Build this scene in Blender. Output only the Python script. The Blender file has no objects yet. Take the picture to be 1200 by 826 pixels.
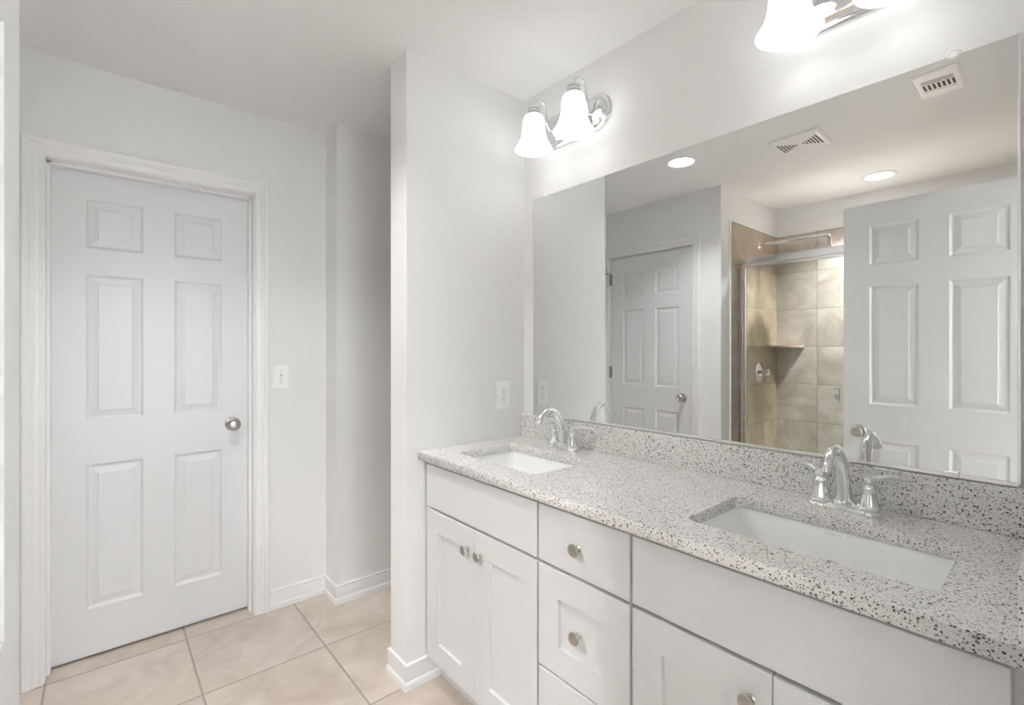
import bpy, bmesh, math, random
from mathutils import Vector, Matrix
PI = math.pi
SC = bpy.context.scene
C = SC.collection
random.seed(7)

# ------------------------------------------------------------------ camera
YAW = 49.4006            # viewing direction, degrees from +X towards +Y
EYE = 1.2998
F_PX, CY = 561.71, 408.36
cam_d = bpy.data.cameras.new('camera')
cam = bpy.data.objects.new('camera', cam_d); C.objects.link(cam)
cam_d.sensor_fit = 'HORIZONTAL'; cam_d.sensor_width = 36.0
cam_d.lens = 36.0 * F_PX / 1200
cam_d.shift_y = -(413 - CY) / 1200
cam_d.clip_start = 0.02
cam.location = (0, 0, EYE)
cam.rotation_euler = (PI / 2, 0, math.radians(YAW - 90))
SC.camera = cam

# ------------------------------------------------------------------ light and exposure
W = bpy.data.worlds.new('world'); SC.world = W; W.use_nodes = True
W.node_tree.nodes['Background'].inputs[0].default_value = (0.92, 0.96, 1.0, 1)
W.node_tree.nodes['Background'].inputs[1].default_value = 1.0
SC.view_settings.view_transform = 'Standard'
SC.view_settings.look = 'None'
SC.view_settings.gamma = 1.0
SC.view_settings.use_curve_mapping = False
SC.view_settings.exposure = 0.90
SC.cycles.use_denoising = True
SC.cycles.max_bounces = 14
SC.cycles.diffuse_bounces = 8
SC.cycles.glossy_bounces = 8
SC.cycles.transparent_max_bounces = 12
SC.cycles.sample_clamp_indirect = 6
BULB_E = 4.2      # vanity bulbs
SHADE_E = 0.9     # frosted shades, glow of the glass
CAN_W = 4.4        # recessed ceiling lights
FILL_W = 800.0       # added fill light behind the camera
SHOWER_W = 20.0

def area_light(name, loc, rot, sx, sy, power, col=(1, 1, 1), shape='RECTANGLE', spread=None):
    d = bpy.data.lights.new(name, 'AREA'); d.shape = shape; d.size = sx
    if shape in ('RECTANGLE', 'ELLIPSE'): d.size_y = sy
    d.energy = power; d.color = col
    if spread: d.spread = math.radians(spread)
    o = bpy.data.objects.new(name, d); C.objects.link(o)
    o.location = loc; o.rotation_euler = rot
    return o
# added fill light in the unseen bedroom, behind the doorway the camera stands in
area_light('added_fill_light', (0.3, -2.86, 1.45), (PI / 2, 0, PI), 1.7, 1.4, FILL_W, (0.93, 0.97, 1.0))

# ------------------------------------------------------------------ materials
def mat(name, col=(.8, .8, .8), rough=.5, metal=0.0, spec=None):
    m = bpy.data.materials.new(name); m.use_nodes = True
    b = m.node_tree.nodes['Principled BSDF']
    b.inputs['Base Color'].default_value = (*col, 1)
    b.inputs['Roughness'].default_value = rough
    b.inputs['Metallic'].default_value = metal
    if spec is not None: b.inputs['Specular IOR Level'].default_value = spec
    return m
def nt(m):
    t = m.node_tree
    return t, t.nodes, t.links, t.nodes['Principled BSDF']
def N(ns, kind, **kw):
    n = ns.new(kind)
    for k, v in kw.items():
        if k in n.inputs: n.inputs[k].default_value = v
        else: setattr(n, k, v)
    return n
def bump_noise(m, scale, strength, dist, detail=2.0, rough=.5):
    t, ns, L, b = nt(m)
    tc = ns.new('ShaderNodeTexCoord')
    n = N(ns, 'ShaderNodeTexNoise', Scale=scale, Detail=detail, Roughness=rough)
    bp = N(ns, 'ShaderNodeBump', Strength=strength, Distance=dist)
    L.new(tc.outputs['Object'], n.inputs['Vector'])
    L.new(n.outputs['Fac'], bp.inputs['Height']); L.new(bp.outputs['Normal'], b.inputs['Normal'])

M = {}
M['wall'] = mat('painted_drywall', (.80, .80, .797), .62); bump_noise(M['wall'], 150, .35, .0022)
M['ceiling'] = mat('textured_ceiling_paint', (.87, .87, .868), .8); bump_noise(M['ceiling'], 120, .35, .003)
M['trim'] = mat('white_trim_paint', (.84, .84, .845), .33)
M['door'] = mat('white_door_paint', (.73, .732, .745), .38)
M['cab'] = mat('white_cabinet_paint', (.66, .664, .672), .36)
M['gap'] = mat('cabinet_face_frame', (.60, .60, .60), .5)
M['nickel'] = mat('brushed_nickel', (.52, .49, .45), .28, 1.0)
M['hinge'] = mat('dull_hinge_metal', (.34, .33, .31), .38, 1.0)
M['chrome'] = mat('polished_chrome', (.82, .83, .84), .06, 1.0)
M['alu'] = mat('bright_aluminium', (.88, .88, .88), .22, 1.0)
M['mirror'] = mat('mirror_glass', (.80, .808, .802), .0, 1.0)
M['porcelain'] = mat('white_porcelain', (.90, .905, .90), .08)
M['plastic'] = mat('white_plastic', (.90, .90, .895), .3)
M['slot'] = mat('dark_slot', (.05, .05, .05), .6)
M['shade_slot'] = mat('grey_slot', (.12, .12, .12), .6)
M['bulb'] = mat('lamp_bulb', (1, 1, 1), .4)
M['pan'] = mat('shower_pan_acrylic', (.75, .74, .72), .25)
M['stone_shelf'] = mat('corner_shelf_stone', (.46, .38, .29), .3)
M['hair'] = mat('dark_gasket', (.10, .10, .095), .6)
M['logo'] = mat('grey_lettering', (.50, .50, .50), .4)

def emission_add(m, e, col=(1, .975, .94)):
    b = m.node_tree.nodes['Principled BSDF']
    b.inputs['Emission Color'].default_value = (*col, 1); b.inputs['Emission Strength'].default_value = e
emission_add(M['bulb'], BULB_E)
M['lens'] = mat('recessed_light_lens', (1, 1, 1), .5); emission_add(M['lens'], 9.0, (1, .97, .93))

# frosted glass shade: passes and scatters light
m = bpy.data.materials.new('frosted_glass_shade'); m.use_nodes = True
t = m.node_tree; t.nodes.clear()
o_ = t.nodes.new('ShaderNodeOutputMaterial'); mx = t.nodes.new('ShaderNodeMixShader'); ad = t.nodes.new('ShaderNodeAddShader')
tr = t.nodes.new('ShaderNodeBsdfTranslucent'); pr = t.nodes.new('ShaderNodeBsdfPrincipled'); em = t.nodes.new('ShaderNodeEmission')
tr.inputs[0].default_value = (.55, .55, .54, 1); pr.inputs['Base Color'].default_value = (.8, .8, .79, 1); pr.inputs['Roughness'].default_value = .25
em.inputs[0].default_value = (.97, .985, 1, 1); em.inputs[1].default_value = SHADE_E
mx.inputs[0].default_value = .6
t.links.new(tr.outputs[0], mx.inputs[1]); t.links.new(pr.outputs[0], mx.inputs[2])
t.links.new(mx.outputs[0], ad.inputs[0]); t.links.new(em.outputs[0], ad.inputs[1]); t.links.new(ad.outputs[0], o_.inputs[0])
M['shade'] = m

# clear shower glass
m = bpy.data.materials.new('clear_shower_glass'); m.use_nodes = True
t = m.node_tree; t.nodes.clear()
o_ = t.nodes.new('ShaderNodeOutputMaterial'); mx = t.nodes.new('ShaderNodeMixShader')
tp = t.nodes.new('ShaderNodeBsdfTransparent'); gl = t.nodes.new('ShaderNodeBsdfGlossy'); fr = t.nodes.new('ShaderNodeFresnel')
tp.inputs[0].default_value = (.93, .955, .945, 1); gl.inputs['Roughness'].default_value = .01; fr.inputs[0].default_value = 1.5
t.links.new(fr.outputs[0], mx.inputs[0]); t.links.new(tp.outputs[0], mx.inputs[1]); t.links.new(gl.outputs[0], mx.inputs[2]); t.links.new(mx.outputs[0], o_.inputs[0])
M['glass'] = m

# speckled quartz counter
m = mat('speckled_quartz', rough=.16); t, ns, L, b = nt(m)
tc = ns.new('ShaderNodeTexCoord')
base = ns.new('ShaderNodeRGB'); base.outputs[0].default_value = (.78, .775, .76, 1)
cur = base.outputs[0]
def chips(cur, scale, thr_lo, thr_hi, pick, col, seed, soft=.03):
    mp = ns.new('ShaderNodeMapping'); mp.inputs['Location'].default_value = (seed, seed * 1.7, seed * .6)
    nz = N(ns, 'ShaderNodeTexNoise', Scale=scale * 1.3, Detail=1.0)
    mv = N(ns, 'ShaderNodeMixRGB', blend_type='ADD'); mv.inputs[0].default_value = .006 * 100 / scale
    L.new(tc.outputs['Object'], mp.inputs[0]); L.new(tc.outputs['Object'], nz.inputs['Vector'])
    L.new(mp.outputs[0], mv.inputs[1]); L.new(nz.outputs['Color'], mv.inputs[2])
    v = N(ns, 'ShaderNodeTexVoronoi', Scale=scale); v.feature = 'F1'
    L.new(mv.outputs[0], v.inputs['Vector'])
    sep = ns.new('ShaderNodeSeparateColor'); L.new(v.outputs['Color'], sep.inputs[0])
    rad = N(ns, 'ShaderNodeMapRange'); rad.inputs[3].default_value = thr_lo; rad.inputs[4].default_value = thr_hi
    L.new(sep.outputs[0], rad.inputs[0])
    sub = N(ns, 'ShaderNodeMath', operation='SUBTRACT'); L.new(rad.outputs[0], sub.inputs[0]); L.new(v.outputs['Distance'], sub.inputs[1])
    ss = ns.new('ShaderNodeMapRange'); ss.inputs[1].default_value = 0; ss.inputs[2].default_value = soft
    L.new(sub.outputs[0], ss.inputs[0])
    pk = N(ns, 'ShaderNodeMath', operation='LESS_THAN'); pk.inputs[1].default_value = pick; L.new(sep.outputs[1], pk.inputs[0])
    mu = N(ns, 'ShaderNodeMath', operation='MULTIPLY'); L.new(ss.outputs[0], mu.inputs[0]); L.new(pk.outputs[0], mu.inputs[1])
    mc = N(ns, 'ShaderNodeMixRGB'); L.new(mu.outputs[0], mc.inputs[0]); L.new(cur, mc.inputs[1])
    if callable(col): L.new(col(sep), mc.inputs[2])
    else: mc.inputs[2].default_value = (*col, 1)
    return mc.outputs[0]
def brownish(sep):
    r = ns.new('ShaderNodeValToRGB'); e = r.color_ramp.elements
    e[0].position = 0; e[0].color = (.085, .07, .06, 1); e[1].position = 1; e[1].color = (.27, .235, .195, 1)
    q = e.new(.5); q.color = (.15, .14, .13, 1)
    L.new(sep.outputs[2], r.inputs[0]); return r.outputs[0]
cur = chips(cur, 360, .2, .55, .50, (.86, .85, .83), 3.1)
cur = chips(cur, 460, .2, .50, .50, (.40, .39, .37), 9.7)
cur = chips(cur, 300, .2, .52, .40, (.24, .225, .20), 5.3)
cur = chips(cur, 200, .15, .50, .36, brownish, 1.3)
cur = chips(cur, 125, .10, .42, .12, brownish, 7.9)
cur = chips(cur, 110, .12, .36, .14, (.82, .80, .76), 12.3)
L.new(cur, b.inputs['Base Color'])
M['quartz'] = m

def tile_mat(name, ax, pitch, off, grout_w, cols, grout, rough, nscale, bumpd=.0012, stretch=(1, 1, 1)):
    """stone tile on a square grid; ax = the two object axes of the grid"""
    m = mat(name, rough=rough); t, ns, L, b = nt(m)
    tc = ns.new('ShaderNodeTexCoord'); sp = ns.new('ShaderNodeSeparateXYZ'); L.new(tc.outputs['Object'], sp.inputs[0])
    gs, ids = [], []
    for k in (0, 1):
        s = N(ns, 'ShaderNodeMath', operation='SUBTRACT'); s.inputs[1].default_value = off[k]; L.new(sp.outputs[ax[k]], s.inputs[0])
        d = N(ns, 'ShaderNodeMath', operation='DIVIDE'); d.inputs[1].default_value = pitch; L.new(s.outputs[0], d.inputs[0])
        fl = N(ns, 'ShaderNodeMath', operation='FLOOR'); L.new(d.outputs[0], fl.inputs[0]); ids.append(fl)
        f = N(ns, 'ShaderNodeMath', operation='FRACT'); L.new(d.outputs[0], f.inputs[0])
        c = N(ns, 'ShaderNodeMath', operation='SUBTRACT'); c.inputs[1].default_value = .5; L.new(f.outputs[0], c.inputs[0])
        a = N(ns, 'ShaderNodeMath', operation='ABSOLUTE'); L.new(c.outputs[0], a.inputs[0]); gs.append(a)
    mxm = N(ns, 'ShaderNodeMath', operation='MAXIMUM'); L.new(gs[0].outputs[0], mxm.inputs[0]); L.new(gs[1].outputs[0], mxm.inputs[1])
    gm = ns.new('ShaderNodeMapRange'); gm.inputs[1].default_value = .5 - grout_w / pitch / 2 * 1.35; gm.inputs[2].default_value = .5 - grout_w / pitch / 2 * .75
    L.new(mxm.outputs[0], gm.inputs[0])
    cb = ns.new('ShaderNodeCombineXYZ'); L.new(ids[0].outputs[0], cb.inputs[0]); L.new(ids[1].outputs[0], cb.inputs[1])
    wn = ns.new('ShaderNodeTexWhiteNoise'); wn.noise_dimensions = '3D'; L.new(cb.outputs[0], wn.inputs['Vector'])
    sc = N(ns, 'ShaderNodeVectorMath', operation='SCALE'); sc.inputs['Scale'].default_value = 7.0; L.new(wn.outputs['Color'], sc.inputs[0])
    mp = ns.new('ShaderNodeMapping'); mp.inputs['Scale'].default_value = stretch; L.new(tc.outputs['Object'], mp.inputs[0])
    av = N(ns, 'ShaderNodeVectorMath', operation='ADD'); L.new(mp.outputs[0], av.inputs[0]); L.new(sc.outputs[0], av.inputs[1])
    n1 = N(ns, 'ShaderNodeTexNoise', Scale=nscale, Detail=7.0, Roughness=.62, Distortion=.9); L.new(av.outputs[0], n1.inputs['Vector'])
    rp = ns.new('ShaderNodeValToRGB'); e = rp.color_ramp.elements
    e[0].position = .30; e[0].color = (*cols[0], 1); e[1].position = .70; e[1].color = (*cols[2], 1); q = e.new(.5); q.color = (*cols[1], 1)
    L.new(n1.outputs['Fac'], rp.inputs[0])
    vb = N(ns, 'ShaderNodeHueSaturation'); vm = ns.new('ShaderNodeMapRange'); vm.inputs[3].default_value = .93; vm.inputs[4].default_value = 1.06
    L.new(wn.outputs['Value'], vm.inputs[0]); L.new(vm.outputs[0], vb.inputs['Value']); L.new(rp.outputs[0], vb.inputs['Color'])
    mc = N(ns, 'ShaderNodeMixRGB'); mc.inputs[2].default_value = (*grout, 1); L.new(gm.outputs[0], mc.inputs[0]); L.new(vb.outputs[0], mc.inputs[1])
    L.new(mc.outputs[0], b.inputs['Base Color'])
    bp = N(ns, 'ShaderNodeBump', Strength=.6, Distance=bumpd); iv = N(ns, 'ShaderNodeMath', operation='SUBTRACT'); iv.inputs[0].default_value = 1.0
    L.new(gm.outputs[0], iv.inputs[1]); L.new(iv.outputs[0], bp.inputs['Height']); L.new(bp.outputs[0], b.inputs['Normal'])
    return m
M['floor'] = tile_mat('beige_floor_tile', (0, 1), .455, (.29, 1.665), .007,
                      [(.55, .46, .385), (.64, .555, .48), (.73, .655, .58)], (.40, .345, .29), .35, 5.0)
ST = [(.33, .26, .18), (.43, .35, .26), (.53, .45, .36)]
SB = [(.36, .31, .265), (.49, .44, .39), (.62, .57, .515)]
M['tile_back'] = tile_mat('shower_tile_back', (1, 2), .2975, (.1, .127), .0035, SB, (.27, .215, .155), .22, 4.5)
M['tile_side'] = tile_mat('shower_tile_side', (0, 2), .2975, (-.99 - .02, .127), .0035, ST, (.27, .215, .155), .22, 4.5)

# ------------------------------------------------------------------ mesh helpers
def obj(name, bm, m, parent=None, smooth=False, kind=None, loc=None, rotz=None):
    bmesh.ops.recalc_face_normals(bm, faces=bm.faces)
    me = bpy.data.meshes.new(name); bm.to_mesh(me); bm.free()
    me.materials.append(m)
    if smooth:
        me.polygons.foreach_set('use_smooth', [True] * len(me.polygons))
        try: me.set_sharp_from_angle(angle=math.radians(smooth if smooth > 1 else 35))
        except Exception: pass
    o = bpy.data.objects.new(name, me); C.objects.link(o)
    if parent: o.parent = parent
    if kind: o['kind'] = kind
    if loc is not None: o.location = loc
    if rotz is not None: o.rotation_euler = (0, 0, rotz)
    return o
def tag(o, label, cat, group=None):
    o['label'] = label; o['category'] = cat
    if group: o['group'] = group
    return o
def thing(name, label, cat, loc, rotz=0, group=None):
    o = bpy.data.objects.new(name, None); C.objects.link(o); o.empty_display_size = .05
    o.location = loc; o.rotation_euler = (0, 0, rotz)
    return tag(o, label, cat, group)
def box(bm, x0, x1, y0, y1, z0, z1, bev=0.0, seg=2):
    vs = [bm.verts.new((x, y, z)) for x in (x0, x1) for y in (y0, y1) for z in (z0, z1)]
    fs = [(0, 1, 3, 2), (4, 6, 7, 5), (0, 4, 5, 1), (2, 3, 7, 6), (0, 2, 6, 4), (1, 5, 7, 3)]
    faces = [bm.faces.new([vs[i] for i in f]) for f in fs]
    if bev:
        es = list({e for f in faces for e in f.edges})
        bmesh.ops.bevel(bm, geom=es, offset=bev, segments=seg, profile=.5, affect='EDGES')
def lathe(bm, prof, n=32, mtx=Matrix(), flute=None):
    """prof: (radius, height) up local z"""
    rings = []
    for r, h in prof:
        if r < 1e-6: rings.append([bm.verts.new(mtx @ Vector((0, 0, h)))]); continue
        ring = []
        for k in range(n):
            a = 2 * PI * k / n
            rr = r * (1 + (flute(a, h) if flute else 0))
            ring.append(bm.verts.new(mtx @ Vector((rr * math.cos(a), rr * math.sin(a), h))))
        rings.append(ring)
    for A, B in zip(rings, rings[1:]):
        if len(A) == 1 and len(B) == 1: continue
        if len(A) == 1:
            for k in range(n): bm.faces.new((A[0], B[k], B[(k + 1) % n]))
        elif len(B) == 1:
            for k in range(n): bm.faces.new((A[k], A[(k + 1) % n], B[0]))
        else:
            for k in range(n): bm.faces.new((A[k], A[(k + 1) % n], B[(k + 1) % n], B[k]))
def tube(bm, pts, rads, n=14, cap=True, squash=None):
    pts = [Vector(p) for p in pts]
    if not isinstance(rads, (list, tuple)): rads = [rads] * len(pts)
    rings = []; up = None
    for i, p in enumerate(pts):
        d = (pts[min(i + 1, len(pts) - 1)] - pts[max(i - 1, 0)]).normalized()
        if up is None:
            up = Vector((0, 0, 1)) if abs(d.z) < .9 else Vector((0, 1, 0))
        u = (up - d * up.dot(d)).normalized(); w = d.cross(u); up = u
        r = rads[i]; sq = squash[i] if squash else 1
        rings.append([bm.verts.new(p + u * math.cos(2 * PI * k / n) * r * sq + w * math.sin(2 * PI * k / n) * r) for k in range(n)])
    for A, B in zip(rings, rings[1:]):
        for k in range(n): bm.faces.new((A[k], A[(k + 1) % n], B[(k + 1) % n], B[k]))
    if cap: bm.faces.new(rings[0]); bm.faces.new(rings[-1])
def bez(p0, p1, p2, p3, n):
    p0, p1, p2, p3 = map(Vector, (p0, p1, p2, p3)); out = []
    for i in range(n + 1):
        t = i / n; out.append(p0 * (1 - t) ** 3 + p1 * 3 * t * (1 - t) ** 2 + p2 * 3 * t * t * (1 - t) + p3 * t ** 3)
    return out
def rrect(x0, x1, y0, y1, r, n=6):
    pts = []
    for cx, cy, a0 in ((x1 - r, y1 - r, 0), (x0 + r, y1 - r, PI / 2), (x0 + r, y0 + r, PI), (x1 - r, y0 + r, 1.5 * PI)):
        for k in range(n + 1):
            a = a0 + PI / 2 * k / n; pts.append((cx + r * math.cos(a), cy + r * math.sin(a)))
    return pts
def loft(bm, loops, close_last=True, close_first=False):
    R = [[bm.verts.new(p) for p in lp] for lp in loops]
    for A, B in zip(R, R[1:]):
        n = len(A)
        for k in range(n): bm.faces.new((A[k], A[(k + 1) % n], B[(k + 1) % n], B[k]))
    if close_last: bm.faces.new(R[-1])
    if close_first: bm.faces.new(R[0])
def sweep(bm, path, prof, side=1):
    """profile (t = out from the wall, z) along a 2-D path with mitres"""
    P = [Vector(p) for p in path]; loops = []
    def nrm(a, b):
        d = (b - a).normalized(); return Vector((-d.y, d.x)) * side
    for i, p in enumerate(P):
        if i == 0: m_ = nrm(P[0], P[1])
        elif i == len(P) - 1: m_ = nrm(P[-2], P[-1])
        else:
            n1, n2 = nrm(P[i - 1], p), nrm(p, P[i + 1]); m_ = (n1 + n2) / (1 + n1.dot(n2))
        loops.append([(p.x + m_.x * t, p.y + m_.y * t, z) for t, z in prof])
    R = [[bm.verts.new(q) for q in lp] for lp in loops]
    for A, B in zip(R, R[1:]):
        for k in range(len(A)): 
            k2 = (k + 1) % len(A); bm.faces.new((A[k], A[k2], B[k2], B[k]))
    bm.faces.new(R[0]); bm.faces.new(R[-1])

# ------------------------------------------------------------------ dimensions of the room
XM = 1.4886      # mirror wall
YW = 1.6499      # near face of the partition at the end of the vanity
XE = 0.8851      # its free end
YF = 2.5909      # wall with the closed door
XJ, YJ = 0.9105, 2.4342
XL = -0.3263     # wall with the second closed door
YC = 1.5947      # corner beside the shower
XS = -1.29       # shower back wall
ZC = 2.4434
YN = 0.012       # wall with the open doorway (camera stands in it)
TH = .115
ZT = .9007       # counter top

def wallbox(name, *b, m='wall'):
    bm = bmesh.new(); box(bm, *b); return obj(name, bm, M[m], kind='structure')
def wall_open(name, axis, c0, c1, a0, a1, o0, o1, oz):
    """wall box with a door opening (o0..o1, height oz); axis = the long axis"""
    bm = bmesh.new()
    def bb(u0, u1, z0, z1):
        if axis == 'x': box(bm, u0, u1, c0, c1, z0, z1)
        else: box(bm, c0, c1, u0, u1, z0, z1)
    o0 -= .010; o1 += .010; oz += .010
    bb(a0, o0, 0, ZC); bb(o1, a1, 0, ZC); bb(o0, o1, oz, ZC)
    return obj(name, bm, M['wall'], kind='structure')

bm = bmesh.new(); box(bm, -2.2, 2.6, -3.0, 3.4, -.06, 0); obj('floor', bm, M['floor'], kind='structure')
bm = bmesh.new(); box(bm, -2.2, 2.6, -3.0, 3.4, ZC, ZC + .08); obj('ceiling', bm, M['ceiling'], kind='structure')
wallbox('wall_right', XM, XM + TH, -TH + YN, YW + .001, 0, ZC)
wallbox('wall_partition', XE, XM + TH, YW, YW + .132, 0, ZC)
D1 = (-.165, .565, 2.047)                 # main door opening
wall_open('wall_far', 'x', YF, YF + TH, XL - TH, XJ + .002, D1[0], D1[1], D1[2])
wallbox('wall_nook', XJ, 2.4, YJ, YJ + .272, 0, ZC)
wallbox('wall_nook_end', 2.4, 2.5, YW, YJ + .25, 0, ZC)
wallbox('wall_nook_side', XM + TH, 2.5, YW, YW + .132, 0, ZC)
D2 = (1.806, 2.556, 2.058)
wall_open('wall_left', 'y', XL - TH, XL, YC, YF + .001, D2[0], D2[1], D2[2])
wallbox('wall_shower_end', XS - TH, XL - TH + .001, YC, YC + TH, 0, ZC)
wallbox('wall_shower_back', XS - TH, XS, -TH + YN, YC, 0, ZC)
D3 = (-.117, .66, 2.06)
wall_open('wall_near', 'x', YN - TH, YN, XS - TH, XM + .001, D3[0], D3[1], D3[2])
# dark closets behind the closed doors
wallbox('wall_closet_back', -.5, .95, YF + .72, YF + .8, 0, ZC)
wallbox('wall_closet_side', XJ, XJ + .1, YJ + .272, YF + .72, 0, ZC)
wallbox('wall_closet_left', -.55, XL - TH, YF, YF + .72, 0, ZC)
wallbox('wall_linen_back', XL - .9, XL - .82, YC + TH, YF + TH, 0, ZC)
wallbox('wall_linen_side', XL - .82, XL - TH, YF, YF + TH, 0, ZC)
# bedroom the camera looks out of
wallbox('wall_bedroom_left', -2.1, -2.0, -2.9, YN - TH, 0, ZC)
wallbox('wall_bedroom_right', 2.4, 2.5, -2.9, YN - TH, 0, ZC)
wallbox('wall_bedroom_side', XM + TH, 2.5, YN - TH, YN, 0, ZC)
wallbox('wall_bedroom_inner', -2.1, XS - TH, YN - TH, YN, 0, ZC)
bm = bmesh.new()
box(bm, -2.1, -.6, -3.0, -2.9, 0, ZC); box(bm, 1.2, 2.5, -3.0, -2.9, 0, ZC)
box(bm, -.6, 1.2, -3.0, -2.9, 0, .7); box(bm, -.6, 1.2, -3.0, -2.9, 2.2, ZC)
obj('wall_bedroom_back', bm, M['wall'], kind='structure')  # unseen wall, its opening made for the added window
bm = bmesh.new()
for a in ((-.6, 1.2, .70, .74), (-.6, 1.2, 2.16, 2.20), (-.6, -.56, .74, 2.16), (1.16, 1.2, .74, 2.16), (-.56, 1.16, 1.43, 1.47)):
    box(bm, a[0], a[1], -2.97, -2.93, a[2], a[3])
w1 = obj('added_window_1', bm, M['trim'], kind='structure')  # unseen window frame, added to go with the fill light
bm = bmesh.new(); box(bm, -.56, 1.16, -2.955, -2.95, .74, 2.16); obj('pane', bm, M['glass'], w1)

# ------------------------------------------------------------------ baseboards
BB = [(0, 0), (0, .096), (.008, .096), (.0105, .093), (.0105, .087), (.007, .083), (.009, .078), (.009, .031), (.013, .028), (.0155, .022), (.0155, 0)]
def baseboard(name, path, side):
    bm = bmesh.new(); sweep(bm, path, BB, side); obj(name, bm, M['trim'], kind='structure', smooth=20)
baseboard('baseboard_far', [(.624, YF), (XJ, YF), (XJ, YJ), (2.38, YJ)], -1)
baseboard('baseboard_partition', [(1.9, YW + .132), (XE, YW + .132), (XE, YW), (1.03, YW)], -1)
baseboard('baseboard_left', [(XL, 1.748), (XL, YC), (-.455, YC)], 1)
baseboard('baseboard_far_left', [(XL, YF), (-.233, YF)], -1)

# ------------------------------------------------------------------ door casings and jambs
CP = [(0, 0), (0, .008), (.003, .0105), (.009, .0105), (.011, .0075), (.021, .009), (.026, .0125), (.029, .0125), (.031, .0105), (.034, .0115),
      (.038, .0155), (.043, .0175), (.053, .0175), (.058, .014), (.058, 0)]
def frame_trim(name, a0, a1, zt, place, both=True, stop=None, sides=(1, 1), cw=1.0):
    """casing round an opening a0..a1 (local x), wall face at local y=0, wall behind y>0"""
    bm = bmesh.new()
    def casing(y, s):
        prof = [((o + .004) if o or th else .004, th) for o, th in CP]
        loops = []
        for o, th in prof:
            o *= cw
            loops.append([(a0 - o, y - s * th, 0), (a0 - o, y - s * th, zt + o), (a1 + o, y - s * th, zt + o), (a1 + o, y - s * th, 0)])
        V = [[bm.verts.new(p) for p in lp] for lp in loops]
        for i in range(len(V)):
            A, B = V[i], V[(i + 1) % len(V)]
            for k in range(3): bm.faces.new((A[k], A[k + 1], B[k + 1], B[k]))
        bm.faces.new([v[0] for v in V]); bm.faces.new([v[3] for v in V])
    casing(-.0005, 1)
    if both: casing(TH + .0005, -1)
    j = .018
    for q in ((a0 - .001, a0 + .0, ), ):
        pass
    box(bm, a0 - .012, a0, .0, TH, 0, zt); box(bm, a1, a1 + .012, .0, TH, 0, zt); box(bm, a0 - .012, a1 + .012, 0, TH, zt, zt + .012)
    if stop:
        y0, y1 = stop; d = .0115
        box(bm, a0, a0 + d, y0, y1, 0, zt, .0015, 1); box(bm, a1 - d, a1, y0, y1, 0, zt, .0015, 1); box(bm, a0, a1, y0, y1, zt - d, zt, .0015, 1)
    o = obj(name, bm, M['trim'], kind='structure')
    o.location, o.rotation_euler = place
    return o

# ------------------------------------------------------------------ six panel doors
def door_slab(W_, z0, H_, cols, rows, T=.035):
    """cols/rows: panel extents in local x / z.  front face at y=0 facing -y"""
    bm = bmesh.new()
    xs = sorted({0, W_, *[v for c in cols for v in c]}); zs = sorted({z0, z0 + H_, *[v for r in rows for v in r]})
    prof = [(0, 0), (.0045, .0045), (.009, .0085), (.014, .009), (.036, .0035), (.040, .0012)]
    for yb, s in ((0, 1), (T, -1)):
        for i in range(len(xs) - 1):
            for j in range(len(zs) - 1):
                xa, xb, za, zb = xs[i], xs[i + 1], zs[j], zs[j + 1]
                if (xa, xb) in cols and (za, zb) in rows:
                    lp = [[(xa + o, yb + s * d, za + o), (xb - o, yb + s * d, za + o), (xb - o, yb + s * d, zb - o), (xa + o, yb + s * d, zb - o)] for o, d in prof]
                    loft(bm, lp)
                else:
                    bm.faces.new([bm.verts.new(p) for p in ((xa, yb, za), (xb, yb, za), (xb, yb, zb), (xa, yb, zb))])
    c = [(0, z0), (W_, z0), (W_, z0 + H_), (0, z0 + H_)]
    for k in range(4):
        (xa, za), (xb, zb) = c[k], c[(k + 1) % 4]
        bm.faces.new([bm.verts.new(p) for p in ((xa, 0, za), (xb, 0, zb), (xb, T, zb), (xa, T, za))])
    bmesh.ops.remove_doubles(bm, verts=bm.verts, dist=1e-5)
    return bm
MY = Matrix.Rotation(PI / 2, 4, 'X')     # local +z -> -y (knobs point out of the front face)
def knob_bm(back=False, T=.035, sc=1.0):
    bm = bmesh.new()
    prof = [(0, 0), (.033, 0), (.033, .003), (.030, .007), (.018, .010), (.0125, .013), (.0115, .026), (.015, .031), (.022, .036), (.0262, .044), (.0272, .051), (.0262, .057), (.021, .0625), (.012, .065), (0, .066)]
    prof = [(r, h if h < .012 else .012 + (h - .012) * sc) for r, h in prof]
    lathe(bm, prof, 36, MY)
    if back: lathe(bm, prof, 36, Matrix.Translation((0, T, 0)) @ Matrix.Rotation(-PI / 2, 4, 'X'))
    return bm
def hinge_bm():
    bm = bmesh.new()
    lathe(bm, [(0, -.052), (.004, -.051), (.0055, -.046), (.0065, -.045), (.0065, .045), (.0055, .046), (.004, .051), (0, .052)], 14, Matrix.Translation((0, -.007, 0)))
    box(bm, -.020, .020, -.0012, .0005, -.045, .045)
    return bm
def door(name, W_, z0, H_, cols, rows, loc, rotz, knob, hinges=(), hx=0, both=False):
    d = obj(name, door_slab(W_, z0, H_, cols, rows), M['door'], kind='structure', loc=loc, rotz=rotz)
    k = obj('door_knob', knob_bm(both, .035, .80 if both else 1.0), M['nickel'], d, smooth=30); k.location = (knob[0], 0, knob[1]); k['label'] = 'round brushed nickel door knob'
    for z in hinges:
        h = obj('hinge', hinge_bm(), M['hinge'], d, smooth=30); h.location = (hx, 0, z)
    return d
ROWS = [(.207, .812), (.999, 1.610), (1.721, 1.924)]
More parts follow.
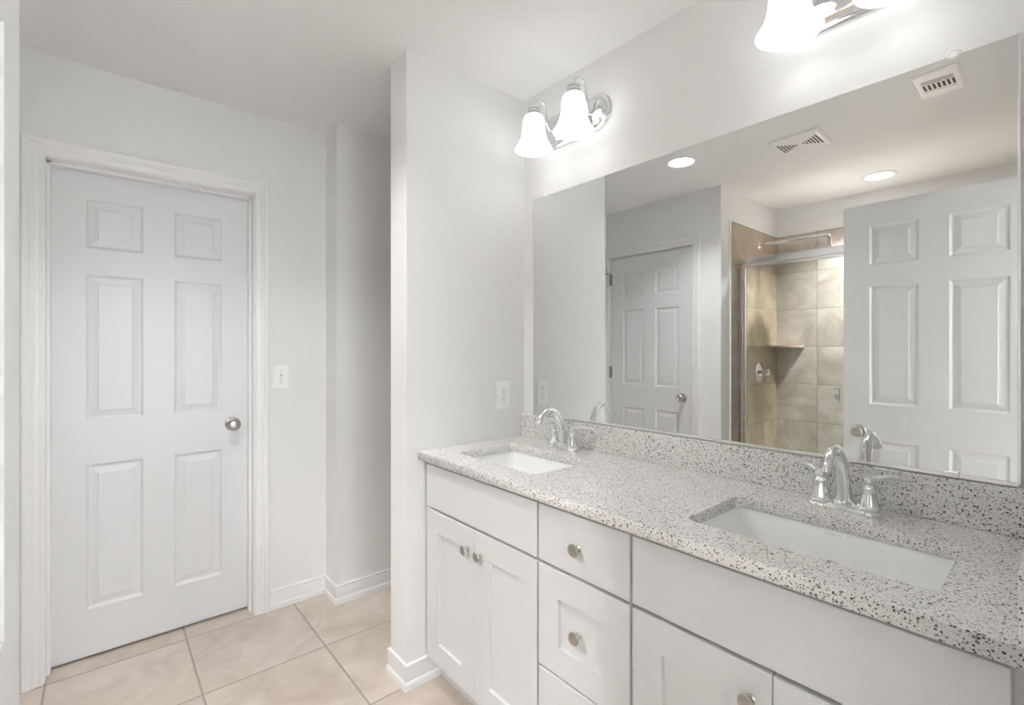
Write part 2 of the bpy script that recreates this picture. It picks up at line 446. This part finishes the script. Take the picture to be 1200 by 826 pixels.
# closed door straight ahead on the left of the picture
d1 = door('door_1', .719, .012, 2.029, [(.111, .301), (.4145, .6035)], ROWS, (-.1585, 2.6804, 0), 0, (.648, .932))
frame_trim('trim_1', D1[0], D1[1], D1[2], ((0, YF, 0), (0, 0, 0)), both=False, stop=(.052, .0890), cw=1.07)
# closed door seen in the mirror
R2 = [(a + .007, b + .007) for a, b in ROWS]
d2 = door('door_2', .744, .010, 2.041, [(.111, .311), (.418, .616)], R2, (XL - .004, 1.809, 0), PI / 2, (.075, .932), (.30, 1.10, 1.88), .7455)
frame_trim('trim_2', D2[0], D2[1], D2[2], ((XL, 0, 0), (0, 0, PI / 2)), both=False, cw=.58 / .58)
# hinge pin door stop on the top hinge of that door
bm = bmesh.new()
box(bm, -.012, .012, -.020, .004, .048, .051)
tube(bm, [(.008, -.012, .050), (.026, -.024, .050), (.034, -.030, .050)], .004, 10)
tube(bm, [(-.006, -.012, .050), (-.018, -.028, .050)], .004, 10)
lathe(bm, [(0, 0), (.008, 0), (.009, .006), (0, .007)], 14, Matrix.Translation((-.034 + .068, -.030, .046)))
h = obj('door_stop', bm, M['hinge'], d2, smooth=30); h.location = (.7455, 0, 1.885)
# open door the camera stands beside, seen in the mirror
R3 = [(a + .0125, b + .0125) for a, b in ROWS]
XD = -.0725
d3 = door('door_3', .740, .018, 2.034, [(.116, .316), (.427, .626)], R3, (XD, .058, 0), PI / 2, (.672, .868), (.30, 1.10, 1.88), .001, both=True)
frame_trim('trim_3', D3[0], D3[1], D3[2], ((0, YN, 0), (0, 0, PI)), both=False) if False else None
bm = bmesh.new()
box(bm, D3[0] - .002, D3[0] + .014, YN - TH, YN, 0, D3[2]); box(bm, D3[1] - .002, D3[1] + .012, YN - TH, YN, 0, D3[2]); box(bm, D3[0], D3[1], YN - TH, YN, D3[2] - .012, D3[2] + .002)
box(bm, D3[1], D3[1] + .057, YN, YN + .011, 0, D3[2] + .055, .002, 1)
box(bm, D3[0] - .057, D3[0], YN, YN + .014, 0, D3[2] + .055, .002, 1); box(bm, D3[0], D3[1], YN, YN + .014, D3[2], D3[2] + .055, .002, 1)
obj('trim_3', bm, M['trim'], kind='structure')

# ------------------------------------------------------------------ vanity cabinets
XF, XB = .971, XM - .002       # face frame plane, back
FX, FT = .952, .0185            # door faces
def cabinet(label, y0, y1, group):
    t = thing('vanity_cabinet', label, 'cabinet', (XF, (y0 + y1) / 2, 0), 0, group)
    yo = (y0 + y1) / 2
    bm = bmesh.new()
    h = ZT - .030
    box(bm, 0, .019, y0 - yo, y1 - yo, .105, h)                      # face frame
    for ya in (y0 - yo, y1 - yo - .015): box(bm, .019, XB - XF, ya, ya + .015, .105, h); box(bm, .072, XB - XF, ya, ya + .015, 0, .105)
    box(bm, .019, XB - XF, y0 - yo + .015, y1 - yo - .015, .105, .12)
    box(bm, XB - XF - .008, XB - XF, y0 - yo + .015, y1 - yo - .015, .12, h)
    obj('body', bm, M['gap'], t)
    bm = bmesh.new(); box(bm, .058, .070, y0 - yo + .001, y1 - yo - .001, 0, .105); obj('toe_kick', bm, M['cab'], t)
    return t, yo
def front_slab(name, t, yo, ya, yb, za, zb):
    bm = bmesh.new(); box(bm, FX - XF, FX - XF + FT, ya - yo, yb - yo, za, zb, .0018, 2)
    return obj(name, bm, M['cab'], t)
def shaker(name, t, yo, ya, yb, za, zb, w=.077, rec=.0105):
    bm = bmesh.new(); x0 = FX - XF; e = .0018
    def ring(o, x): return [(x, ya - yo + o, za + o), (x, yb - yo - o, za + o), (x, yb - yo - o, zb - o), (x, ya - yo + o, zb - o)]
    loft(bm, [ring(0, x0 + FT), ring(0, x0 + e), ring(e * .3, x0 + e * .3), ring(e, x0), ring(w, x0), ring(w + .0012, x0 + rec)], True, True)
    return obj(name, bm, M['cab'], t)
def knob(par, y, z, yo):
    bm = bmesh.new()
    lathe(bm, [(0, 0), (.0085, 0), (.0085, .0015), (.0055, .004), (.005, .011), (.007, .014), (.0125, .016), (.0165, .019), (.0172, .022), (.0160, .0245), (.012, .0262), (.006, .0268), (0, .027)], 28, Matrix.Rotation(-PI / 2, 4, 'Y'))
    k = obj('knob', bm, M['nickel'], par, smooth=30); k.location = (FX - XF, y - yo, z); k['label'] = 'round brushed nickel knob'
G = 'white vanity base cabinets'
ZA, ZB = .698, .858
t, yo = cabinet('white sink base cabinet at the far end, against the partition wall', .9975, YW - .002, G)
front_slab('false_front', t, yo, 1.0013, 1.6159, ZA, ZB)
a = shaker('door', t, yo, 1.3065, 1.6115, .117, .688); knob(a, 1.3407, .6154, yo)
a = shaker('door', t, yo, 1.0013, 1.3045, .117, .688); knob(a, 1.2677, .6164, yo)
t, yo = cabinet('narrow white drawer base with three drawers, between the two sink cabinets', .6785, .9972, G)
a = front_slab('drawer', t, yo, .6825, .9937, ZA, ZB); knob(a, .843, .7739, yo)
a = shaker('drawer', t, yo, .6825, .9937, .400, .688); knob(a, .841, .5456, yo)
a = shaker('drawer', t, yo, .6825, .9937, .117, .394); knob(a, .841, .255, yo)
t, yo = cabinet('white sink base cabinet nearest the camera, under the right sink', YN + .002, .6782, G)
front_slab('false_front', t, yo, .0535, .6748, ZA, ZB)
a = shaker('door', t, yo, .3645, .6748, .117, .688); knob(a, .4017, .6253, yo)
a = shaker('door', t, yo, .0535, .3625, .117, .688); knob(a, .325, .6253, yo)

# ------------------------------------------------------------------ countertop
XC = .9323
SX0, SX1 = 1.040, 1.316
SINKS = [(1.104, 1.531), (.142, .590)]
cu = bpy.data.curves.new('countertop', 'CURVE'); cu.dimensions = '2D'; cu.fill_mode = 'BOTH'
def spl(pts):
    s = cu.splines.new('POLY'); s.points.add(len(pts) - 1); s.use_cyclic_u = True
    for i, p in enumerate(pts): s.points[i].co = (p[0], p[1], 0, 1)
e_ = .0015
spl([(XC + e_, YN + .001 + e_), (XM - .001 - e_, YN + .001 + e_), (XM - .001 - e_, YW - .001 - e_), (XC + e_, YW - .001 - e_)])
for y0, y1 in SINKS: spl(list(reversed(rrect(SX0 - e_, SX1 + e_, y0 - e_, y1 + e_, .026, 7))))
cu.extrude = .015 - e_; cu.bevel_depth = e_; cu.bevel_resolution = 1
to = bpy.data.objects.new('tmp', cu); C.objects.link(to)
dg = bpy.context.evaluated_depsgraph_get()
me = bpy.data.meshes.new_from_object(to.evaluated_get(dg)); bpy.data.objects.remove(to)
for v in me.vertices: v.co.z += 0
me.materials.clear(); me.materials.append(M['quartz'])
ct = bpy.data.objects.new('countertop', me); C.objects.link(ct); ct.location = (0, 0, ZT - .015)
tag(ct, 'long speckled grey and white quartz vanity countertop with two sink cutouts', 'countertop')
SPH = .102
bm = bmesh.new(); box(bm, XM - .021, XM - .001, YN + .001, YW - .001, .015, .015 + SPH, .0015, 1)
obj('backsplash', bm, M['quartz'], ct)
bm = bmesh.new(); box(bm, XC, XM - .0215, YN + .001, .0464, .015, .015 + SPH, .0015, 1)
obj('side_splash', bm, M['quartz'], ct)

# ------------------------------------------------------------------ sinks
def text_mesh(name, s, size, m, parent, loc, rot, ext=.0004):
    c = bpy.data.curves.new(name, 'FONT'); c.body = s; c.size = size; c.align_x = 'CENTER'; c.align_y = 'CENTER'; c.extrude = ext
    o = bpy.data.objects.new('tmp', c); C.objects.link(o)
    me = bpy.data.meshes.new_from_object(o.evaluated_get(bpy.context.evaluated_depsgraph_get())); bpy.data.objects.remove(o)
    me.materials.clear(); me.materials.append(m)
    r = bpy.data.objects.new(name, me); C.objects.link(r); r.parent = parent; r.location = loc; r.rotation_euler = rot
    return r
for (y0, y1), lab in zip(SINKS, ('white rectangular undermount sink at the far end beside the partition wall',
                                 'white rectangular undermount sink nearest the camera at the right')):
    zt = ZT - .0305; cx, cy_ = (SX0 + SX1) / 2, (y0 + y1) / 2
    t = thing('sink', lab, 'sink', (cx, cy_, zt - .15), 0, 'undermount vanity sinks')
    def ring(o, z, r):
        return [(x - cx, y - cy_, z - zt + .15) for x, y in rrect(SX0 - o, SX1 + o, y0 - o, y1 + o, r, 6)]
    bm = bmesh.new()
    L_ = [ring(.022, zt - .012, .045), ring(.022, zt, .045), ring(.006, zt, .03), ring(.003, zt - .004, .028), ring(-.002, zt - .02, .028), ring(-.012, zt - .085, .035),
          ring(-.020, zt - .112, .042), ring(-.036, zt - .126, .05), ring(-.075, zt - .133, .05), ring(-.115, zt - .136, .02)]
    loft(bm, L_)
    L2 = [ring(.022, zt - .012, .045), ring(.012, zt - .014, .04), ring(0, zt - .10, .04), ring(-.03, zt - .140, .05), ring(-.115, zt - .148, .02)]
    loft(bm, L2)
    b_ = obj('basin', bm, M['porcelain'], t, smooth=40)
    bm = bmesh.new(); lathe(bm, [(0, .0005), (.008, .0015), (.016, .003), (.0205, .003), (.0225, .0015), (.0225, -.004), (0, -.005)], 28)
    d = obj('drain', bm, M['chrome'], t, smooth=30); d.location = (0, 0, .0155)
    bm = bmesh.new()
    loft(bm, [[(SX1 - cx - .0045, y, z) for y, z in rrect(-.013, .013, -.004, .004, .0039, 4)], [(SX1 - cx - .0005, y, z) for y, z in rrect(-.013, .013, -.004, .004, .0039, 4)]], True, True)
    o = obj('overflow_slot', bm, M['hair'], t); o.location = (0, .0, .150 - .075); o.location.x = -.006
    text_mesh('maker_mark', 'KOHLER', .0085, M['logo'], b_, (SX1 - cx + .0006, 0, .150 - .013), (PI / 2, 0, -PI / 2))

# ------------------------------------------------------------------ faucets
def faucet(y, label):
    fx = 1.397
    t = thing('faucet', label, 'faucet', (fx, y, ZT), 0, 'two handle chrome faucets')
    bm = bmesh.new()
    def rl(h, o): return [(a, b, h) for a, b in rrect(-.026 + o, .026 - o, -.080 + o, .080 - o, .026 - o - .0005, 8)]
    loft(bm, [rl(0, 0), rl(.006, 0), rl(.008, .003), rl(.012, .004), rl(.015, .008), rl(.017, .010)], True, True)
    obj('base_plate', bm, M['chrome'], t, smooth=30)
    # spout
    bm = bmesh.new()
    P = bez((0, 0, .012), (-.004, 0, .075), (-.020, 0, .150), (-.066, 0, .160), 16) + bez((-.066, 0, .160), (-.090, 0, .164), (-.118, 0, .150), (-.130, 0, .120), 12)[1:]
    n = len(P); R_ = [.0205 - .0085 * min(1, i / (n - 1) * 1.6) for i in range(n)]
    R_[-1] = .0125; R_[-2] = .0122; R_[0] = .0225; R_[1] = .0212
    tube(bm, P, [r * .86 for r in R_], 24)
    obj('spout', bm, M['chrome'], t, smooth=45)
    bm = bmesh.new()
    lathe(bm, [(0, .010), (.028, .010), (.028, .018), (.0255, .021), (.0235, .024), (.0225, .027), (0, .027)], 32)
    obj('spout_collar', bm, M['chrome'], t, smooth=30)
    bm = bmesh.new(); tube(bm, [(-.1295, 0, .1215), (-.1325, 0, .1135)], [.0122, .0118], 20); obj('aerator', bm, M['chrome'], t, smooth=30)
    bm = bmesh.new(); lathe(bm, [(.002, 0), (.002, .05), (.004, .052), (.0045, .057), (.002, .060), (0, .060)], 10, Matrix.Translation((.024, 0, .012))); obj('lift_rod', bm, M['chrome'], t, smooth=30)
    for s in (-1, 1):
        bm = bmesh.new()
        fl = lambda a, h: (-.06 * (abs(math.sin(a * 5)) ** 6) if .020 < h < .062 else 0)
        lathe(bm, [(0, .004), (.0285, .004), (.0285, .009), (.026, .012), (.0262, .018), (.0235, .021), (.0215, .028), (.0185, .038), (.0158, .050), (.0145, .060), (.0158, .0625), (.0158, .066), (.0115, .069), (.0095, .073), (.0115, .077), (.0135, .080), (.0140, .087), (.0115, .092), (.005, .0945), (0, .095)], 40, flute=fl)
        hb = obj('handle', bm, M['chrome'], t, smooth=40); hb.location = (0, s * .051, 0)
        bm = bmesh.new()
        u = Vector((.60, s * .80, 0)).normalized()
        tube(bm, [Vector((0, 0, .084)) + u * q[0] + Vector((0, 0, q[1])) for q in ((0, 0), (.014, .002), (.028, .0075), (.045, .0095), (.065, .0055), (.082, .002), (.090, .001))],
             [.0085, .0078, .0074, .0084, .0088, .0078, .004], 14, squash=[1, .9, .75, .6, .5, .45, .4])
        obj('lever', bm, M['chrome'], hb, smooth=45)
faucet(1.318, 'chrome arched two handle faucet behind the far sink')
faucet(.366, 'chrome arched two handle faucet behind the near sink')

# ------------------------------------------------------------------ mirror
MY0, MY1, MZ0, MZ1 = .0735, 1.5816, 1.0105, 1.9705
t = thing('wall_mirror', 'large frameless rectangular mirror above the vanity backsplash', 'mirror', (XM, (MY0 + MY1) / 2, MZ0))
yo = (MY0 + MY1) / 2
bm = bmesh.new(); box(bm, -.0065, -.0008, MY0 - yo, MY1 - yo, 0, MZ1 - MZ0, .0006, 1); obj('mirror_glass', bm, M['mirror'], t)
bm = bmesh.new(); box(bm, -.0095, -.0070, MY0 - yo, MY1 - yo, -.005, .0035); box(bm, -.0070, -.0008, MY0 - yo, MY1 - yo, -.005, -.001); obj('bottom_channel', bm, M['alu'], t)
bm = bmesh.new(); box(bm, -.0085, -.0008, MY0 - yo - .004, MY0 - yo, -.001, MZ1 - MZ0, .0004, 1); obj('edge_strip', bm, M['alu'], t)
for y, z in ((.1754, MZ1), (1.4951, MZ1)):
    bm = bmesh.new(); s = .75 if y < 1 else .5
    lathe(bm, [(0, -.001), (.0165 * s, 0), (.0175 * s, .006), (.0150 * s, .011), (.008, .012), (.0065, .0105), (0, .0105)], 20, Matrix.Rotation(-PI / 2, 4, 'Y'), flute=lambda a, h: .05 * math.cos(a * 10))
    c_ = obj('clip', bm, M['plastic'], t, smooth=30); c_.location = (-.0005, y - yo, z - MZ0 + .003); c_['label'] = 'round white plastic mirror clip'
for y in (.1797, 1.44):
    bm = bmesh.new(); box(bm, -.0135, -.0098, -.014, .014, -.005, .008, .001, 1); c_ = obj('clip', bm, M['alu'], t); c_.location = (0, y - yo, 0)

# ------------------------------------------------------------------ vanity lights
def vanity_light(y, label):
    zc = 2.228
    t = thing('vanity_light', label, 'wall light', (XM, y, zc), 0, 'two bulb vanity lights above the mirror')
    def st(o, x, n=14):
        pts = []
        R_ = .0725 - o; h = .1125
        for s in (1, -1):
            for k in range(n + 1):
                a = -PI / 2 + PI * k / n
                pts.append((x, s * (h + R_ * math.cos(a)), s * R_ * math.sin(a)))
        return pts
    bm = bmesh.new()
    loft(bm, [st(0, -.001), st(0, -.008), st(.004, -.012), st(.010, -.014), st(.014, -.013), st(.018, -.018), st(.026, -.026), st(.036, -.029)], True, True)
    obj('backplate', bm, M['chrome'], t, smooth=28)
    ax = -.132
    for s in (1, -1):
        ys = s * .110
        bm = bmesh.new()
        P = bez((-.024, ys * .92, -.005), (-.060, ys, -.012), (-.052, ys, .040), (-.062, ys, .070), 10) + bez((-.062, ys, .070), (-.062, ys, .120), (-.132, ys, .124), (ax, ys, .062), 14)[1:]
        tube(bm, P, .0052, 14)
        obj('arm', bm, M['chrome'], t, smooth=50)
        bm = bmesh.new()
        lathe(bm, [(0, .026), (.016, .026), (.022, .023), (.0235, .018), (.0275, .017), (.0275, .011), (.0245, .010), (.0245, .005), (.0285, .004), (.0285, -.003), (.0255, -.004), (.0255, -.009), (.030, -.010), (.030, -.018), (0, -.018)], 32, Matrix.Translation((ax, ys, .046)))
        obj('socket_cup', bm, M['chrome'], t, smooth=30)
        bm = bmesh.new()
        out = [(.026, .034), (.036, .030), (.0425, .020), (.046, .004), (.0475, -.015), (.050, -.040), (.0555, -.062), (.0635, -.082), (.0725, -.097), (.079, -.106)]
        out = [(r * .98, z) for r, z in out]
        inn = [(r - .0035, z - .001) for r, z in reversed(out)]
        lathe(bm, out + [(.0785, -.108), (.0765, -.1085)] + inn, 48, Matrix.Translation((ax, ys, 0)))
        sh = obj('lamp_shade', bm, M['shade'], t, smooth=60); sh['label'] = 'frosted white glass bell shade'
        bm = bmesh.new()
        lathe(bm, [(.013, .028), (.013, .004), (.016, -.006), (.024, -.022), (.0285, -.040), (.0285, -.052), (.024, -.067), (.014, -.076), (0, -.079)], 24, Matrix.Translation((ax, ys, 0)))
        obj('bulb', bm, M['bulb'], t, smooth=60)
vanity_light(1.335, 'chrome two shade vanity light above the far left end of the mirror')
vanity_light(.368, 'chrome two shade vanity light above the near end of the mirror, cut off at top')

# ------------------------------------------------------------------ outlet and switch
t = thing('wall_outlet', 'white duplex outlet on the partition wall above the counter', 'outlet', (1.3615, YW, 1.092))
bm = bmesh.new(); box(bm, -.0365, .0365, -.0055, -.0002, -.0605, .0605, .0025, 2); obj('cover_plate', bm, M['plastic'], t)
for s in (-1, 1):
    bm = bmesh.new(); lathe(bm, [(0, .0008), (.0165, .0008), (.0170, .0002), (.0170, -.004), (0, -.004)], 24, Matrix.Translation((0, -.006, s * .0195)) @ MY)
    r_ = obj('receptacle', bm, M['plastic'], t, smooth=30)
    for q in ((-.0075, -.0055, -.001, .008), (.0055, .0075, 0, .007)):
        bm = bmesh.new(); box(bm, q[0], q[1], -.0074, -.0066, s * .0195 + q[2], s * .0195 + q[3]); obj('slot', bm, M['shade_slot'], r_)
    bm = bmesh.new(); lathe(bm, [(0, .0014), (.0024, .0014), (.0024, .0005), (0, .0005)], 12, Matrix.Translation((0, -.006, s * .0195 - .007)) @ MY); obj('ground_hole', bm, M['shade_slot'], r_)
bm = bmesh.new(); lathe(bm, [(0, .001), (.003, .001), (.003, -.001), (0, -.001)], 12, Matrix.Translation((0, -.0058, 0)) @ MY); obj('screw', bm, M['nickel'], t)
t = thing('light_switch', 'white toggle light switch on the wall right of the closed door', 'switch', (.6875, YF, 1.158))
bm = bmesh.new(); box(bm, -.0365, .0365, -.0055, -.0002, -.0605, .0605, .0025, 2); obj('cover_plate', bm, M['plastic'], t)
bm = bmesh.new(); box(bm, -.0052, .0052, -.0066, -.005, -.0125, .0125, .0006, 1); obj('toggle_slot', bm, M['logo'], t)
bm = bmesh.new(); tube(bm, [(0, -.004, 0), (0, -.011, -.004), (0, -.018, -.008)], [.0045, .0042, .0036], 10); obj('toggle', bm, M['plastic'], t, smooth=40)
for s in (-1, 1):
    bm = bmesh.new(); lathe(bm, [(0, .001), (.003, .001), (.003, -.001), (0, -.001)], 12, Matrix.Translation((0, -.0058, s * .030)) @ MY); obj('screw', bm, M['nickel'], t)

# ------------------------------------------------------------------ recessed lights
def can(x, y, label, e):
    t = thing('recessed_light', label, 'ceiling light', (x, y, ZC), 0, 'recessed ceiling lights')
    bm = bmesh.new(); lathe(bm, [(.098, -.0005), (.098, -.003), (.092, -.006), (.080, -.007), (.074, -.005), (.070, -.0015), (.070, -.0005)], 48)
    obj('trim_ring', bm, M['plastic'], t, smooth=40)
    bm = bmesh.new(); lathe(bm, [(.0695, -.0008), (.0695, -.003), (.04, -.0045), (0, -.005)], 40)
    obj('lens', bm, M['lens'], t, smooth=40)
    l = area_light('recessed_lamp', (x, y, ZC - .010), (0, 0, 0), .12, .12, e, (1, .99, .98), 'DISK', 115)
    l.parent = t; l.location = (0, 0, -.010)
can(.262, 1.556, 'lit round recessed ceiling light above the floor between closed door and vanity', CAN_W)
can(-.945, .827, 'lit round recessed ceiling light above the shower', SHOWER_W)

# ------------------------------------------------------------------ ceiling vents
def plate_with(bmw, x0, x1, y0, y1, z):
    box(bmw, x0, x1, y0, y1, z, -.0003)
t = thing('exhaust_fan_cover', 'square white ceiling fan cover with two triangles of slots, seen in the mirror', 'vent', (.034, .975, ZC))
bm = bmesh.new()
loft(bm, [[(x, y, z) for x, y in rrect(-a_, a_, -a_, a_, .006, 3)] for a_, z in ((.120, -.0003), (.120, -.006), (.112, -.014), (.104, -.016))], True, True)
obj('grille', bm, M['plastic'], t)
for s in (-1, 1):
    bm = bmesh.new()
    for k in range(6):
        yk = s * (.018 + k * .0150); hl = .010 + k * .0115
        box(bm, -hl, hl, yk - .0036, yk + .0036, -.0168, -.0155)
    obj('slot_row', bm, M['slot'], t)
t = thing('ceiling_register', 'small white ceiling air register with dark louvers, seen in the mirror near its right edge', 'vent', (.245, .369, ZC))
bm = bmesh.new()
loft(bm, [[(x, y, z) for x, y in rrect(-.125 + o, .125 - o, -.077 + o, .077 - o, .004, 3)] for o, z in ((0, -.0003), (0, -.004), (.006, -.009), (.012, -.010))], True, True)
obj('frame', bm, M['plastic'], t)
bm = bmesh.new()
for k in range(7):
    yk = -.047 + k * .0157
    box(bm, -.042, .014, yk - .0045, yk + .0045, -.0108, -.0095)
obj('slots', bm, M['slot'], t)
bm = bmesh.new()
for k in range(3):
    box(bm, .026 + k * .013, .030 + k * .013, -.052, .052, -.0108, -.0095)
obj('side_louvers', bm, M['shade_slot'], t)
bm = bmesh.new(); box(bm, -.074, -.054, -.050, .050, -.0135, -.0095, .002, 1); obj('deflector', bm, M['plastic'], t)
bm = bmesh.new(); box(bm, .026, .042, -.022, -.014, -.016, -.0095, .001, 1); obj('damper_lever', bm, M['plastic'], t)

# ------------------------------------------------------------------ shower
XG = -.60
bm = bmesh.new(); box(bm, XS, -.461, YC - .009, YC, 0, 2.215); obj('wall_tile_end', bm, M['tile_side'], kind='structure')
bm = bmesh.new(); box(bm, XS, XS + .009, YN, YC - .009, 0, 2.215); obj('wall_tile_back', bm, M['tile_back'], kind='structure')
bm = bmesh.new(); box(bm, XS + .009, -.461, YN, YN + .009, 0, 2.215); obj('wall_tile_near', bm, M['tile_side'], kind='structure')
bm = bmesh.new(); box(bm, -.461, -.455, YC - .011, YC - .0005, 0, 2.217); obj('trim_4', bm, M['trim'], kind='structure')
t = thing('shower_pan', 'low pale shower pan with a front curb behind the glass', 'shower pan', (XG, .8, 0))
bm = bmesh.new()
box(bm, XS + .011 - XG, -.051, YN + .011 - .8, YC - .011 - .8, 0, .035, .004, 1)
box(bm, -.05, .05, YN + .011 - .8, YC - .011 - .8, 0, .105, .008, 2)
obj('pan', bm, M['pan'], t)
bm = bmesh.new(); lathe(bm, [(0, .003), (.05, .003), (.055, 0), (0, 0)], 28); o = obj('drain', bm, M['chrome'], t, smooth=30); o.location = (-.34, 0, .035)
t = thing('shower_enclosure', 'chrome framed clear glass shower enclosure seen in the mirror', 'shower door', (XG, .8, .106))
yl, yr = YC - .0115 - .8, YN + .0115 - .8
def prof_box(name, x0, x1, y0, y1, z0, z1, mm='alu', bev=.003):
    bm = bmesh.new(); box(bm, x0, x1, y0, y1, z0, z1, bev, 2); return obj(name, bm, M[mm], t)
bm = bmesh.new()
for q in ((-.022, .022, 1.803, 1.846), (-.030, .030, 1.793, 1.806)):
    box(bm, q[0], q[1], yr, yl, q[2], q[3], .004, 2)
obj('header', bm, M['alu'], t)
prof_box('bottom_track', -.020, .020, yr, yl, 0, .025)
prof_box('wall_jamb', -.016, .016, yl - .026, yl, .025, 1.795); prof_box('wall_jamb', -.016, .016, yr, yr + .026, .025, 1.795)
ymid = .90 - .8
def panel(name, y0, y1, x, label, stiles=True):
    bm = bmesh.new(); w = .020 if stiles else .001
    for q in ((y0, y0 + w, .03, 1.79), (y1 - w, y1, .03, 1.79)) if stiles else ((y1 - .012, y1, .03, 1.79),): box(bm, x - .010, x + .010, q[0], q[1], q[2], q[3], .002, 1)
    box(bm, x - .010, x + .010, y0 + w, y1 - w, .03, .05, .002, 1); box(bm, x - .008, x + .008, y0 + w, y1 - w, 1.775, 1.79, .002, 1)
    p = obj(name, bm, M['alu'], t)
    bm = bmesh.new(); box(bm, x - .003, x + .003, y0 + w, y1 - w, .05, 1.775); g = obj('glass', bm, M['glass'], p); g['label'] = label
    return p
pd = panel('glass_door', ymid - .02 + .02, yl - .027, .0, 'clear glass of the swinging door', False)
panel('fixed_panel', yr + .027, ymid - .002, .0, 'clear glass of the fixed panel')
bm = bmesh.new(); box(bm, .012, .034, ymid + .050, ymid + .080, .845, .945, .003, 2); box(bm, .002, .014, ymid + .056, ymid + .076, .855, .935)
obj('door_handle', bm, M['chrome'], pd)

ysf = YC - .009
t = thing('rain_shower', 'long chrome rain shower arm above the shower header', 'shower head', (-.936, ysf, 2.105))
bm = bmesh.new(); lathe(bm, [(0, 0), (.031, 0), (.031, .004), (.024, .009), (.014, .012), (0, .012)], 28, MY); obj('flange', bm, M['chrome'], t, smooth=30)
bm = bmesh.new()
P = [(0, -.010, 0), (0, -.2, 0), (0, -.455, 0)] + [(0, -.455 - .022 * math.sin(a), -.022 + .022 * math.cos(a)) for a in (.3, .6, .9, 1.2, PI / 2)] + [(0, -.477, -.085)]
tube(bm, P, .0118, 16); obj('arm', bm, M['chrome'], t, smooth=40)
bm = bmesh.new(); lathe(bm, [(0, -.078), (.014, -.080), (.016, -.092), (.012, -.098), (.02, -.104), (.095, -.110), (.1, -.113), (.1, -.118), (.095, -.120), (0, -.120)], 40, Matrix.Translation((0, -.477, 0))); obj('shower_head', bm, M['chrome'], t, smooth=30)
t = thing('shower_valve', 'chrome shower valve with lever on the beige tiled end wall', 'shower valve', (-.945, ysf, 1.114))
bm = bmesh.new(); lathe(bm, [(0, 0), (.082, 0), (.082, .003), (.070, .009), (.04, .013), (0, .013)], 40, MY); obj('escutcheon', bm, M['chrome'], t, smooth=30)
bm = bmesh.new(); lathe(bm, [(.030, .010), (.030, .018), (.026, .022), (.024, .050), (.027, .054), (.027, .066), (.022, .071), (0, .072)], 28, MY); obj('handle', bm, M['chrome'], t, smooth=30)
bm = bmesh.new(); tube(bm, [(0, -.060, 0), (.030, -.066, -.004), (.062, -.076, -.008)], [.008, .006, .005], 12); obj('lever', bm, M['chrome'], t, smooth=40)
bm = bmesh.new()
R_ = .205
pl = [(0, 0)] + [(R_ * (1 - k / 10) , -R_ * (k / 10)) for k in range(11)]
pl = [(0, 0)] + [(R_ * math.cos(a) ** 1.25, -R_ * math.sin(a) ** 1.25) for a in [PI / 2 * k / 12 for k in range(13)]]
loft(bm, [[(x, y, z) for x, y in pl] for z in (-.008, .008)], True, True)
o = obj('corner_shelf', bm, M['stone_shelf'], loc=(XS + .0095, ysf - .0005, 1.317))
tag(o, 'triangular beige stone corner shelf in the tiled shower', 'shelf')
